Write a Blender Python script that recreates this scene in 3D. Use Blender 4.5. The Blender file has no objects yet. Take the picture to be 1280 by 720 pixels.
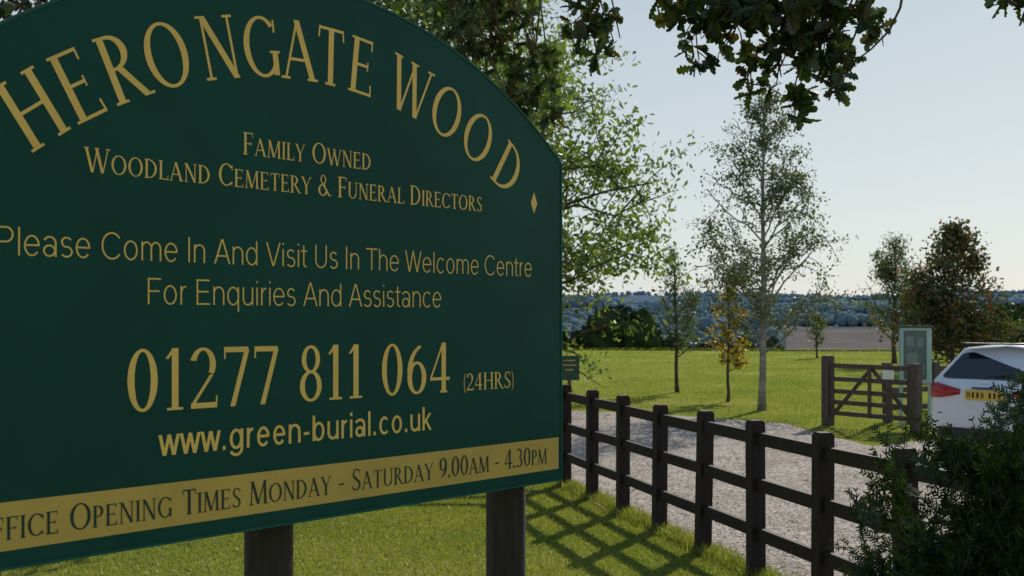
import bpy, math, random
import numpy as np
from mathutils import Vector, Matrix
random.seed(7)
R = np.random.default_rng(11)
sc = bpy.context.scene
sc.view_settings.view_transform = 'Standard'
sc.view_settings.look = 'None'
sc.view_settings.exposure = 0
SUN_AZ, SUN_EL = math.radians(28), math.radians(31)

# ------------------------------------------------------------------ materials
def new_mat(name):
    m = bpy.data.materials.new(name); m.use_nodes = True
    nt = m.node_tree; nt.nodes.clear()
    out = nt.nodes.new('ShaderNodeOutputMaterial')
    return m, nt, out
def N(nt, t, **kw):
    n = nt.nodes.new(t)
    for k, v in kw.items():
        if k in n.inputs: n.inputs[k].default_value = v
        else: setattr(n, k, v)
    return n
def c4(c): return (c[0], c[1], c[2], 1.0)
def ramp(nt, stops):
    n = nt.nodes.new('ShaderNodeValToRGB')
    e = n.color_ramp.elements
    e[0].position = stops[0][0]; e[0].color = c4(stops[0][1])
    e[1].position = stops[-1][0]; e[1].color = c4(stops[-1][1])
    for p, c in stops[1:-1]:
        x = e.new(p); x.color = c4(c)
    return n
def plain(name, col, rough=.5, metal=0., spec=.5, noise=0., nscale=8., bump=0., stretch=(1,1,1)):
    m, nt, out = new_mat(name)
    b = N(nt, 'ShaderNodeBsdfPrincipled')
    b.inputs['Base Color'].default_value = c4(col); b.inputs['Roughness'].default_value = rough
    b.inputs['Metallic'].default_value = metal; b.inputs['Specular IOR Level'].default_value = spec
    if noise > 0 or bump > 0:
        tc = N(nt, 'ShaderNodeTexCoord'); mp = N(nt, 'ShaderNodeMapping'); mp.inputs['Scale'].default_value = stretch
        nt.links.new(tc.outputs['Object'], mp.inputs['Vector'])
        no = N(nt, 'ShaderNodeTexNoise', Scale=nscale, Detail=8.0, Roughness=.65)
        nt.links.new(mp.outputs[0], no.inputs['Vector'])
        lo = [c*(1-noise) for c in col]; hi = [min(1, c*(1+noise)) for c in col]
        rp = ramp(nt, [(.3, lo), (.7, hi)])
        nt.links.new(no.outputs['Fac'], rp.inputs[0]); nt.links.new(rp.outputs[0], b.inputs['Base Color'])
        if bump > 0:
            bp = N(nt, 'ShaderNodeBump', Strength=.6, Distance=bump)
            nt.links.new(no.outputs['Fac'], bp.inputs['Height']); nt.links.new(bp.outputs[0], b.inputs['Normal'])
    nt.links.new(b.outputs[0], out.inputs[0])
    return m
def leaf_mat(name, cols, trans=.45, clump=.6, gloss=.12, tint=(1.3,1.35,.55)):
    m, nt, out = new_mat(name)
    geo = N(nt, 'ShaderNodeNewGeometry'); tc = N(nt, 'ShaderNodeTexCoord')
    no = N(nt, 'ShaderNodeTexNoise', Scale=clump, Detail=3.0)
    nt.links.new(tc.outputs['Object'], no.inputs['Vector'])
    mix = N(nt, 'ShaderNodeMath', operation='MULTIPLY_ADD'); mix.inputs[1].default_value = .6; 
    nt.links.new(geo.outputs['Random Per Island'], mix.inputs[0])
    sc_ = N(nt, 'ShaderNodeMath', operation='MULTIPLY'); sc_.inputs[1].default_value = .45
    nt.links.new(no.outputs['Fac'], sc_.inputs[0]); nt.links.new(sc_.outputs[0], mix.inputs[2])
    n = len(cols)
    rp = ramp(nt, [(.1 + .8*i/(n-1), c) for i, c in enumerate(cols)])
    nt.links.new(mix.outputs[0], rp.inputs[0])
    d = N(nt, 'ShaderNodeBsdfDiffuse'); t = N(nt, 'ShaderNodeBsdfTranslucent'); g = N(nt, 'ShaderNodeBsdfGlossy', Roughness=.45)
    g.inputs['Color'].default_value = (.5,.5,.5,1)
    tm = N(nt, 'ShaderNodeMixRGB', blend_type='MULTIPLY'); tm.inputs[0].default_value = 1; tm.inputs[2].default_value = c4(tint)
    nt.links.new(rp.outputs[0], d.inputs[0]); nt.links.new(rp.outputs[0], tm.inputs[1]); nt.links.new(tm.outputs[0], t.inputs[0])
    m1 = N(nt, 'ShaderNodeMixShader'); m1.inputs[0].default_value = trans
    nt.links.new(d.outputs[0], m1.inputs[1]); nt.links.new(t.outputs[0], m1.inputs[2])
    m2 = N(nt, 'ShaderNodeMixShader'); m2.inputs[0].default_value = gloss
    nt.links.new(m1.outputs[0], m2.inputs[1]); nt.links.new(g.outputs[0], m2.inputs[2])
    nt.links.new(m2.outputs[0], out.inputs[0])
    return m

# ------------------------------------------------------------------ mesh helpers
def link(o, parent=None):
    sc.collection.objects.link(o)
    if parent is not None: o.parent = parent
    return o
def empty(name, loc, rotz=0.):
    e = bpy.data.objects.new(name, None); e.location = loc; e.rotation_euler = (0, 0, rotz)
    e.empty_display_size = .3
    return link(e)
def mesh_np(name, V, F, mat, parent=None, smooth=False, local=False):
    V = np.asarray(V, dtype=np.float64).reshape(-1, 3)
    if parent is not None and not local: V = V - np.array(parent.location)
    me = bpy.data.meshes.new(name)
    if isinstance(F, np.ndarray):
        m, k = F.shape
        me.vertices.add(len(V)); me.vertices.foreach_set('co', V.astype(np.float32).ravel())
        me.loops.add(m*k); me.loops.foreach_set('vertex_index', F.astype(np.int32).ravel())
        me.polygons.add(m); me.polygons.foreach_set('loop_start', np.arange(0, m*k, k, dtype=np.int32))
        me.polygons.foreach_set('loop_total', np.full(m, k, dtype=np.int32))
        me.update(calc_edges=True)
    else:
        me.from_pydata([tuple(v) for v in V], [], [tuple(f) for f in F]); me.update()
    me.materials.append(mat)
    if smooth: me.polygons.foreach_set('use_smooth', [True]*len(me.polygons))
    return link(bpy.data.objects.new(name, me), parent)
class Geo:
    def __init__(s): s.v = []; s.f = []; s.n = 0
    def add(s, V, F):
        V = np.asarray(V, float); s.v.append(V)
        s.f += [tuple(int(i)+s.n for i in f) for f in F]; s.n += len(V)
    def box(s, c, size, ax=(1,0,0), up=(0,0,1), cham=0.):
        ax = np.array(ax, float); ax /= np.linalg.norm(ax); up = np.array(up, float); up /= np.linalg.norm(up)
        sd = np.cross(up, ax); c = np.array(c, float)
        hx, hy, hz = [q/2 for q in size]
        ch = cham if cham else min(size)*.08
        prof = [(-hy+ch,-hz),(hy-ch,-hz),(hy,-hz+ch),(hy,hz-ch),(hy-ch,hz),(-hy+ch,hz),(-hy,hz-ch),(-hy,-hz+ch)]
        V = []
        for x in (-hx, hx):
            for y, z in prof: V.append(c + ax*x + sd*y + up*z)
        F = [(i, (i+1)%8, 8+(i+1)%8, 8+i) for i in range(8)] + [tuple(range(7,-1,-1)), tuple(range(8,16))]
        s.add(V, F)
    def tube(s, P, rad, k=7, cap=True):
        P = np.asarray(P, float); n = len(P)
        T = np.gradient(P, axis=0); T /= (np.linalg.norm(T, axis=1, keepdims=True)+1e-9)
        ref = np.array([0.,0,1]) if abs(T[0][2]) < .9 else np.array([1.,0,0])
        V = []
        for i in range(n):
            a = np.cross(T[i], ref); a /= (np.linalg.norm(a)+1e-9); b = np.cross(T[i], a)
            for j in range(k):
                th = 2*math.pi*j/k; V.append(P[i] + rad[i]*(a*math.cos(th)+b*math.sin(th)))
        F = [(i*k+j, i*k+(j+1)%k, (i+1)*k+(j+1)%k, (i+1)*k+j) for i in range(n-1) for j in range(k)]
        if cap: F += [tuple(range(k-1,-1,-1)), tuple((n-1)*k+j for j in range(k))]
        s.add(V, F)
    def obj(s, name, mat, parent=None, smooth=False, local=False):
        return mesh_np(name, np.concatenate(s.v), s.f, mat, parent, smooth, local)
def unit(n, rng):
    a = rng.normal(size=(n,3)); return a/np.linalg.norm(a, axis=1, keepdims=True)
def leaves(P, size, rng, ratio=.5):
    n = len(P); a = unit(n, rng); a[:,2] -= .25; 
    b = np.cross(a, unit(n, rng)); b /= np.linalg.norm(b, axis=1, keepdims=True); a /= np.linalg.norm(a, axis=1, keepdims=True)
    L = (size*(.6+.8*rng.random(n)))[:,None]; W = L*ratio
    nn = np.cross(a, b)
    V = np.stack([P-a*L*.5, P-a*L*.12+b*W*.5+nn*W*.15, P+a*L*.25+b*W*.42+nn*W*.12, P+a*L*.55, P+a*L*.25-b*W*.42+nn*W*.12, P-a*L*.12-b*W*.5+nn*W*.15], 1).reshape(-1,3)
    b0 = np.arange(n)[:,None]*6
    F = np.concatenate([b0+np.array([[0,1,2,3]]), b0+np.array([[0,3,4,5]])])
    return V, F

# ------------------------------------------------------------------ tree generator
def make_tree(name, base, H, prof, r0, nb, nleaf, lsize, lmat, bmat, seed, crown0, lean=(0,0), rise=.25, cl=.2, ntw=5, wob=.03, ratio=.5, even=.3):
    rng = np.random.default_rng(seed); base = np.array(base, float)
    par = empty(name, tuple(base)); g = Geo()
    zs = np.array([p[0] for p in prof]); rs = np.array([p[1] for p in prof])
    n = 12; tt = np.linspace(0, 1, n)
    wobx = np.cumsum(rng.normal(0, wob, n))*H/10; woby = np.cumsum(rng.normal(0, wob, n))*H/10; wobx[0]=woby[0]=0
    tr = np.stack([base[0]+lean[0]*tt*H*tt+wobx, base[1]+lean[1]*tt*H*tt+woby, base[2]-.05+tt*H*.97], 1)
    rad = r0*(1-tt)**.8+.006; rad[0] *= 1.35
    g.tube(tr, rad, 9)
    anchors = []; wts = []
    def tp(z):
        return np.array([np.interp(z, tr[:,2]-base[2], tr[:,0]), np.interp(z, tr[:,2]-base[2], tr[:,1]), base[2]+z])
    for i in range(nb):
        u = (i+.5*rng.random())/nb
        z0 = crown0*.85+(H*.95-crown0*.85)*u
        az = i*2.399+rng.normal(0,.3)
        ze = min(H*.99, z0+rise*H*(.3+.9*rng.random())*(1-u*.5))
        r = np.interp(ze, zs, rs)*(.55+.5*rng.random())
        p0 = tp(z0); ax = tp(min(ze,H*.95)); p2 = np.array([ax[0]+r*math.cos(az), ax[1]+r*math.sin(az), base[2]+ze])
        p1 = p0*.5+p2*.5+np.array([0,0,-.12*r])+rng.normal(0,.08*r,3)
        s = np.linspace(0,1,7)[:,None]
        P = (1-s)**2*p0+2*s*(1-s)*p1+s*s*p2; P[1:-1] += rng.normal(0,.025*r+.004,(5,3))
        rb = r0*.42*(1-u*.65)
        g.tube(P, np.linspace(rb, .006+rb*.12, 7), 5, False)
        w = (even+rng.exponential(.8))*(.35+r)
        for q in range(ntw):
            t = .25+.75*(q+rng.random())/ntw
            k = min(5, int(t*6)); st = P[k]*(1-(t*6-k))+P[k+1]*(t*6-k)
            d = (p2-p0)/(np.linalg.norm(p2-p0)+1e-6)*.5+unit(1,rng)[0]*.8+np.array([0,0,.15]); d /= np.linalg.norm(d)
            L = (r*.5+.12*cl*5)*(.4+.6*rng.random())
            Q = np.stack([st, st+d*L*.5+rng.normal(0,.05*L,3), st+d*L+np.array([0,0,-.08*L])])
            g.tube(Q, [rb*.3+.003, rb*.16+.003, .003], 4, False)
            m = 7
            e = np.linspace(.25,1.05,m)[:,None]
            anchors.append(Q[0]*(1-e)+Q[2]*e); wts.append(np.full(m, w*(.5+rng.random())))
    A = np.concatenate(anchors); wq = np.concatenate(wts); wq /= wq.sum()
    idx = rng.choice(len(A), nleaf, p=wq)
    P = A[idx]+rng.normal(0, cl, (nleaf,3))*np.array([1,1,.75])
    P = P[P[:,2] > base[2]+crown0*.5]
    V, F = leaves(P, lsize, rng, ratio)
    g.obj('trunk_and_branches', bmat, par, True)
    mesh_np('foliage', V, F, lmat, par)
    return par

# ------------------------------------------------------------------ terrain
ys_k = [-400,-60,0,70,110,180,300,480,650,900,1300,1900,2600,3400,4300,6500]
zs_k = [0,0,0,0,-2.0,-7,-15,-19,-17,-12,-2,12,36,66,92,60]
def hgt(x, y):
    x = np.asarray(x, float); y = np.asarray(y, float)
    d = np.where(y > 0, y+np.abs(x)*.10, y)
    z = np.interp(d, ys_k, zs_k)
    a = np.clip((d-90)/900, 0, 1)
    z = z+a*(9*np.sin(x*.0021+1.1+y*.0004)+6*np.sin(x*.0057+y*.001+.4)+3*np.sin(x*.013+2))*np.clip(d/2500,.12,1.3)
    z = z+13*np.exp(-((y-1500-150*np.sin(x*.004))/170)**2)*(.5+.5*np.sin(x*.0052+.6))
    z = z+24*np.exp(-((y-2400-250*np.sin(x*.0022+1))/260)**2)*(.5+.5*np.sin(x*.0031+3.4))
    z = z+a*np.clip((d-3300)/900,0,1)*(5*np.sin(x*.009+1)+3*np.sin(x*.021))
    return z
ygrid = np.concatenate([np.linspace(-400,-20,10), np.linspace(-10,120,40), np.geomspace(125,6500,170)])
xn = np.linspace(-1,1,201); xg = np.sign(xn)*(np.abs(xn)**2.0)*5500
X, Y = np.meshgrid(xg, ygrid); Z = hgt(X, Y)
nx = len(xg); ny = len(ygrid)
I = (np.arange(ny-1)[:,None]*nx+np.arange(nx-1)[None,:]).ravel()
F = np.stack([I, I+1, I+nx+1, I+nx], 1)
HAZE = [(0,(0,0,0)),(.08,(.28,.28,.28)),(.2,(.58,.58,.58)),(.4,(.83,.83,.83)),(.7,(.95,.95,.95)),(1,(.99,.99,.99))]  # aerial haze painted into base colours: mix amount by distance
m, nt, out = new_mat('meadow_ground')
geo = N(nt, 'ShaderNodeNewGeometry')
ln = N(nt, 'ShaderNodeVectorMath', operation='LENGTH'); nt.links.new(geo.outputs['Position'], ln.inputs[0])
n1 = N(nt, 'ShaderNodeTexNoise', Scale=.22, Detail=9.0, Roughness=.72); nt.links.new(geo.outputs['Position'], n1.inputs['Vector'])
n2 = N(nt, 'ShaderNodeTexNoise', Scale=45.0, Detail=6.0, Roughness=.7); nt.links.new(geo.outputs['Position'], n2.inputs['Vector'])
r1 = ramp(nt, [(.3,(.14,.195,.035)),(.5,(.225,.26,.05)),(.68,(.36,.34,.115))]); nt.links.new(n1.outputs['Fac'], r1.inputs[0])
r2 = ramp(nt, [(.3,(.62,.62,.58)),(.7,(1.2,1.2,1.15))]); nt.links.new(n2.outputs['Fac'], r2.inputs[0])
mu = N(nt, 'ShaderNodeMixRGB', blend_type='MULTIPLY'); mu.inputs[0].default_value = 1
nt.links.new(r1.outputs[0], mu.inputs[1]); nt.links.new(r2.outputs[0], mu.inputs[2])
# distant patchwork: fields and woods
mp = N(nt, 'ShaderNodeMapping'); mp.inputs['Scale'].default_value = (.0042,.0024,0); nt.links.new(geo.outputs['Position'], mp.inputs['Vector'])
vo = N(nt, 'ShaderNodeTexVoronoi', Scale=1.0); nt.links.new(mp.outputs[0], vo.inputs['Vector'])
sp = N(nt, 'ShaderNodeSeparateColor'); nt.links.new(vo.outputs['Color'], sp.inputs[0])
rf = ramp(nt, [(0,(.03,.05,.02)),(.4,(.055,.085,.028)),(.6,(.10,.09,.05)),(.75,(.05,.075,.03)),(.9,(.12,.10,.065)),(1,(.12,.10,.065))]); rf.color_ramp.interpolation = 'CONSTANT'
nt.links.new(sp.outputs[0], rf.inputs[0])
nw = N(nt, 'ShaderNodeTexNoise', Scale=.009, Detail=8.0, Roughness=.65); nt.links.new(geo.outputs['Position'], nw.inputs['Vector'])
rw = ramp(nt, [(.47,(0,0,0)),(.52,(1,1,1))]); nt.links.new(nw.outputs['Fac'], rw.inputs[0])
mw = N(nt, 'ShaderNodeMixRGB'); mw.inputs[2].default_value = (.022,.034,.016,1); nt.links.new(rw.outputs[0], mw.inputs[0]); nt.links.new(rf.outputs[0], mw.inputs[1])
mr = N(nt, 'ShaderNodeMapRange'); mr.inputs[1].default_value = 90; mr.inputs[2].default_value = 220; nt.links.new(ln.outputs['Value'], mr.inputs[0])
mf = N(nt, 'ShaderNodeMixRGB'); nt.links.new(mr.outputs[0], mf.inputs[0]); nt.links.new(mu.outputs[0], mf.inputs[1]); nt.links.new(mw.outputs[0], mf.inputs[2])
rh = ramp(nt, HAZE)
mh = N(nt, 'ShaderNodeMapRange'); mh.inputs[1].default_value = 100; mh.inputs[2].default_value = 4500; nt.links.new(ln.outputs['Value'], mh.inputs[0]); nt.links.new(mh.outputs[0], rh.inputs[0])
mz = N(nt, 'ShaderNodeMixRGB'); mz.inputs[2].default_value = (.100,.150,.192,1)  # bluish air haze painted into the ground colour, stronger far away
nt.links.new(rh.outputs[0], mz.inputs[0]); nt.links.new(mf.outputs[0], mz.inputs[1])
bs = N(nt, 'ShaderNodeBsdfDiffuse'); nt.links.new(mz.outputs[0], bs.inputs[0])
bp = N(nt, 'ShaderNodeBump', Strength=.6, Distance=.015); nt.links.new(n2.outputs['Fac'], bp.inputs['Height']); nt.links.new(bp.outputs[0], bs.inputs['Normal'])
nt.links.new(bs.outputs[0], out.inputs[0])
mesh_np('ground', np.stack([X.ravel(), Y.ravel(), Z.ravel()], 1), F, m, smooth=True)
gy = np.linspace(640,1000,24); gu = np.linspace(.228,.335,20)
U, Yf = np.meshgrid(gu, gy); Xf = U*Yf
I = (np.arange(23)[:,None]*20+np.arange(19)[None,:]).ravel()
mesh_np('ploughed_field', np.stack([Xf.ravel(), Yf.ravel(), (hgt(Xf,Yf)+.6).ravel()],1), np.stack([I,I+1,I+21,I+20],1), plain('plough_soil',(.15,.13,.12),.95,spec=0,noise=.2,nscale=.02), smooth=True)

# ------------------------------------------------------------------ gravel drive
def fx(d): return .567+.244*(12.7-d)
m, nt, out = new_mat('gravel')
geo = N(nt, 'ShaderNodeNewGeometry')
v1 = N(nt, 'ShaderNodeTexVoronoi', Scale=38.0); nt.links.new(geo.outputs['Position'], v1.inputs['Vector'])
n1 = N(nt, 'ShaderNodeTexNoise', Scale=.9, Detail=6.0, Roughness=.65); nt.links.new(geo.outputs['Position'], n1.inputs['Vector'])
sp = N(nt, 'ShaderNodeSeparateColor'); nt.links.new(v1.outputs['Color'], sp.inputs[0])
r1 = ramp(nt, [(0,(.24,.205,.18)),(.5,(.43,.37,.33)),(1,(.64,.57,.51))]); nt.links.new(sp.outputs[0], r1.inputs[0])
r2 = ramp(nt, [(.3,(.66,.63,.58)),(.7,(1.08,1.06,1.03))]); nt.links.new(n1.outputs['Fac'], r2.inputs[0])
mu = N(nt, 'ShaderNodeMixRGB', blend_type='MULTIPLY'); mu.inputs[0].default_value = 1
nt.links.new(r1.outputs[0], mu.inputs[1]); nt.links.new(r2.outputs[0], mu.inputs[2])
bs = N(nt, 'ShaderNodeBsdfDiffuse'); nt.links.new(mu.outputs[0], bs.inputs[0])
bp = N(nt, 'ShaderNodeBump', Strength=.6, Distance=.012); bp.invert = True
nt.links.new(v1.outputs['Distance'], bp.inputs['Height']); nt.links.new(bp.outputs[0], bs.inputs['Normal'])
nt.links.new(bs.outputs[0], out.inputs[0])
def dens(pts, step=.25, jit=.05):
    o = []
    for a, b in zip(pts, pts[1:]+pts[:1]):
        a = np.array(a); b = np.array(b); k = max(1, int(np.linalg.norm(b-a)/step)) if np.linalg.norm(b-a) < 12 else 2
        for i in range(k): o.append(a+(b-a)*i/k+R.normal(0, jit, 2))
    return o
drive_out = [(fx(0)+.15,0),(fx(4)+.15,4),(fx(8)+.12,8),(fx(12.6)+.12,12.6),(fx(13.1),13.1),(-4,13.0),(-14,13.2),(-14,25.5),(-4,24.2),(.94,23.4),(3.06,21.9),(4.6,20.2),(4.75,18),(5.0,16.6),(6.2,17.6),(9,20.5),(14,23),(30,27),(30,2),(10,0)]
dp = dens([tuple(map(float,p)) for p in drive_out])
o = mesh_np('gravel_drive', [(p[0],p[1],.004) for p in dp], [tuple(range(len(dp)-1,-1,-1))] , m)
if o.data.polygons[0].normal.z < 0: o.data.flip_normals()
def inside(px, py, poly):
    c = np.zeros(len(px), bool); n = len(poly)
    for i in range(n):
        x1,y1 = poly[i]; x2,y2 = poly[i-1]
        k = ((y1>py)!=(y2>py)) & (px < (x2-x1)*(py-y1)/((y2-y1)+1e-12)+x1); c ^= k
    return c
n = 60000
py = 6.5+17*R.random(n)**1.3; px = -1+R.random(n)*(py*.45+1.5)
k = inside(px, py, drive_out); px = px[k]; py = py[k]; n = len(px)
s = .006+.012*R.random(n)**2; a = R.random(n)*6.28
V = []
for j in range(4):
    V.append(np.stack([px+s*np.cos(a+j*1.57)*(1 if j%2 else 1.4), py+s*np.sin(a+j*1.57)*(1 if j%2 else 1.4), np.full(n,.003)],1))
V.append(np.stack([px+s*.2, py, .004+s*.8],1))
V = np.stack(V,1).reshape(-1,3); b0 = np.arange(n)[:,None]*5
F = np.concatenate([b0+np.array([[j,(j+1)%4,4]]) for j in range(4)])
m, nt, out = new_mat('stone')
geo = N(nt, 'ShaderNodeNewGeometry'); r1 = ramp(nt, [(0,(.2,.17,.15)),(.6,(.44,.38,.33)),(1,(.68,.62,.55))]); nt.links.new(geo.outputs['Random Per Island'], r1.inputs[0])
bs = N(nt, 'ShaderNodeBsdfDiffuse'); nt.links.new(r1.outputs[0], bs.inputs[0]); nt.links.new(bs.outputs[0], out.inputs[0])
mesh_np('loose_gravel', V, F, m)

# ------------------------------------------------------------------ grass blades
grass_m = leaf_mat('grass_blades', [(.08,.13,.02),(.16,.21,.032),(.25,.285,.05),(.40,.37,.14)], trans=.45, clump=.45, gloss=.06, tint=(1.3,1.18,.5))
def blades(px, py, h, w):
    n = len(px); a = R.random(n)*6.28; ln_ = R.normal(0,.55,(n,2))*h[:,None]
    P = np.stack([px,py,np.zeros(n)],1); D = np.stack([np.cos(a)*w, np.sin(a)*w, np.zeros(n)],1)
    T = P+np.stack([ln_[:,0], ln_[:,1], h],1)
    return np.stack([P-D, P+D, T],1).reshape(-1,3)
n = 190000
py = 7.2+5.9*R.random(n); px = -4+6.5*R.random(n)
clear = px < fx(py)+.18+R.normal(0,.05,n)
px = px[clear]; py = py[clear]; n1 = len(px)
V1 = blades(px, py, .010+.018*R.random(n1), .0022+.003*R.random(n1))
n = 8000
py = 5+7.8*R.random(n); px = fx(py)+R.normal(0,.06,n)
V2 = blades(px, py, .04+.07*R.random(n)**1.5, .003+.003*R.random(n))
n = 120000
u = R.random(n); py = 1/(1/15.0+(1/75.-1/15.0)*u); px = py*(-.02+.5*R.random(n))
k = ~inside(px, py, drive_out); px = px[k]; py = py[k]; n3 = len(px)
V3 = blades(px, py, (.012+.022*R.random(n3))*(py/22)**.5, (.004+.004*R.random(n3))*(py/18))
V = np.concatenate([V1,V2,V3]); F = np.arange(len(V)).reshape(-1,3)
mesh_np('lawn_grass', V, F, grass_m)
n = 420; py = 7.2+14*R.random(n)**1.4; px = -3+R.random(n)*(3+py*.35)
P = np.stack([px,py,np.full(n,.022)],1); V, F = leaves(P, .055, R, .6); V[:,2] = np.abs(V[:,2]-.022)*.35+.012
mesh_np('fallen_leaves', V, F, leaf_mat('dry_leaves', [(.10,.06,.02),(.2,.12,.03),(.3,.2,.05)], .2, 1., .05, (1.2,1,.6)))

# ------------------------------------------------------------------ post and rail fence
wood_dark = plain('stained_timber', (.022,.015,.012), .75, noise=.55, nscale=9, bump=.004, stretch=(6,6,.8), spec=.3)
fence = empty('wooden_fence', (0.567,12.7,0))
g = Geo(); gr = Geo()
dirf = np.array([.22,-.9]); L = np.linalg.norm(dirf); du = dirf/L
posts = [np.array([.567,12.7])+dirf*i for i in range(13)]
def post(gg, p, h, w, ax):
    z0 = -.02; a = np.array([ax[0],ax[1],0.]); a /= np.linalg.norm(a); b = np.array([-a[1],a[0],0.])
    j = R.normal(0,.008,2); V = []
    for z, q in ((z0,w/2),(h-.02,w/2),(h,w/2-.012)):
        for sx, sy in ((-1,-1),(1,-1),(1,1),(-1,1)):
            V.append(np.array([p[0],p[1],z])+a*sx*q+b*sy*q+np.array([j[0],j[1],0])*z)
    F = [(0,3,2,1),(8,9,10,11)]+[(k*4+i,k*4+(i+1)%4,k*4+4+(i+1)%4,k*4+4+i) for k in range(2) for i in range(4)]
    gg.add(V, F)
for p in posts: post(g, p, 1.064+R.normal(0,.01), .1, du)
for i in range(12):
    for z in (.945,.625,.305):
        a = posts[i]+du*.045; b = posts[i+1]-du*.045
        gr.box(((a[0]+b[0])/2,(a[1]+b[1])/2,z+R.normal(0,.006)), (np.linalg.norm(b-a),.038,.085), (du[0],du[1],R.normal(0,.006)))
d2 = np.array([-1.,.02]); d2 /= np.linalg.norm(d2)
for i in range(1,9):
    p = np.array([.567,12.7])+d2*.93*i; post(g, p, 1.064, .1, d2)
    for z in (.945,.625,.305):
        a = p-d2*.045; b = p-d2*.885; c = (a+b)/2
        gr.box((c[0],c[1],z), (np.linalg.norm(b-a),.038,.085), (d2[0],d2[1],0))
g.obj('posts', wood_dark, fence); gr.obj('rails', wood_dark, fence)

# ------------------------------------------------------------------ sign
E = np.array([.6555,.7552,0]); NN = np.array([.7552,-.6555,0]); PR = np.array([.152,4.,0])
def S(t, z, o=0.): return PR-E*t+NN*o+np.array([0,0,z])
sign = empty('welcome_sign', tuple(S(1.03,0)))
green = plain('sign_green_paint', (.0025,.058,.042), .5, spec=.18, noise=.16, nscale=3)
green2 = plain('sign_green_edge', (.005,.085,.062), .5, spec=.3, noise=.1)
gold = plain('sign_gold_lettering', (.86,.54,.13), .5, spec=.3, noise=.08, nscale=5)
goldb = plain('sign_gold_band', (.58,.38,.085), .5, spec=.3, noise=.12, nscale=4)
lett = plain('sign_dark_lettering', (.010,.045,.03), .5, spec=.3)
WB, ZB, ZE, ZP = 2.06, 1.217, 2.27, 2.645
Rb = ((WB/2)**2+(ZP-ZE)**2)/(2*(ZP-ZE)); cz = ZP-Rb
def outline(m_=0., n=60):
    pts = [(m_,ZB+m_),(WB-m_,ZB+m_)]
    r = Rb-m_; hw = WB/2-m_
    for i in range(n+1):
        s_ = hw-2*hw*i/n; pts.append((WB/2+s_, cz+math.sqrt(r*r-s_*s_)))
    return pts
ol = outline(); k = len(ol)
Vf = [S(t,z,.018) for t,z in ol]+[S(t,z,-.018) for t,z in ol]
Ff = [tuple(range(k-1,-1,-1)), tuple(range(k,2*k))]+[(i,(i+1)%k,k+(i+1)%k,k+i) for i in range(k)]
mesh_np('board', Vf, Ff, green, sign)
oi = outline(.006)
Vt = [S(t,z,.0205) for t,z in ol]+[S(t,z,.0205) for t,z in oi]+[S(t,z,.017) for t,z in oi]
Ft = [(i,(i+1)%k,k+(i+1)%k,k+i) for i in range(k)]+[(k+i,k+(i+1)%k,2*k+(i+1)%k,2*k+i) for i in range(k)]
mesh_np('edge_trim', Vt, Ft, green2, sign)
g = Geo(); g.add([S(.018,1.258,.0186),S(.018,1.362,.0186),S(WB-.018,1.362,.0186),S(WB-.018,1.258,.0186)], [(0,1,2,3)])
g.obj('gold_band', goldb, sign)
pg = Geo()
for t in (.165,1.125,1.93):
    zt = 2.15 if t < .5 or t > 1.8 else 2.5
    pg.tube([S(t,z,-.085) for z in (-.05,.4,.9,1.4,zt)], [.068,.066,.065,.065,.064], 20)
pg.obj('posts', plain('round_post_timber', (.026,.019,.015), .8, noise=.6, nscale=10, bump=.006, stretch=(5,5,.6)), sign, True)
T_, t_ = .125, .05
def l(x1,y1,x2,y2,w=T_): return ('l',x1,y1,x2,y2,w)
def h(x1,x2,y,th=.05): return ('h',x1,x2,y,th)
def e(cx,cy,rx,ry,a0=0,a1=360,T=T_,t=t_): return ('e',cx,cy,rx,ry,a0,a1,T,t)
def sf(x,y,hw=.12): return ('h',x-hw,x+hw,(.02 if y==0 else .98),.04)
def stem(x,w=T_): return [l(x,0,x,1,w), sf(x,0), sf(x,1)]
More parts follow.
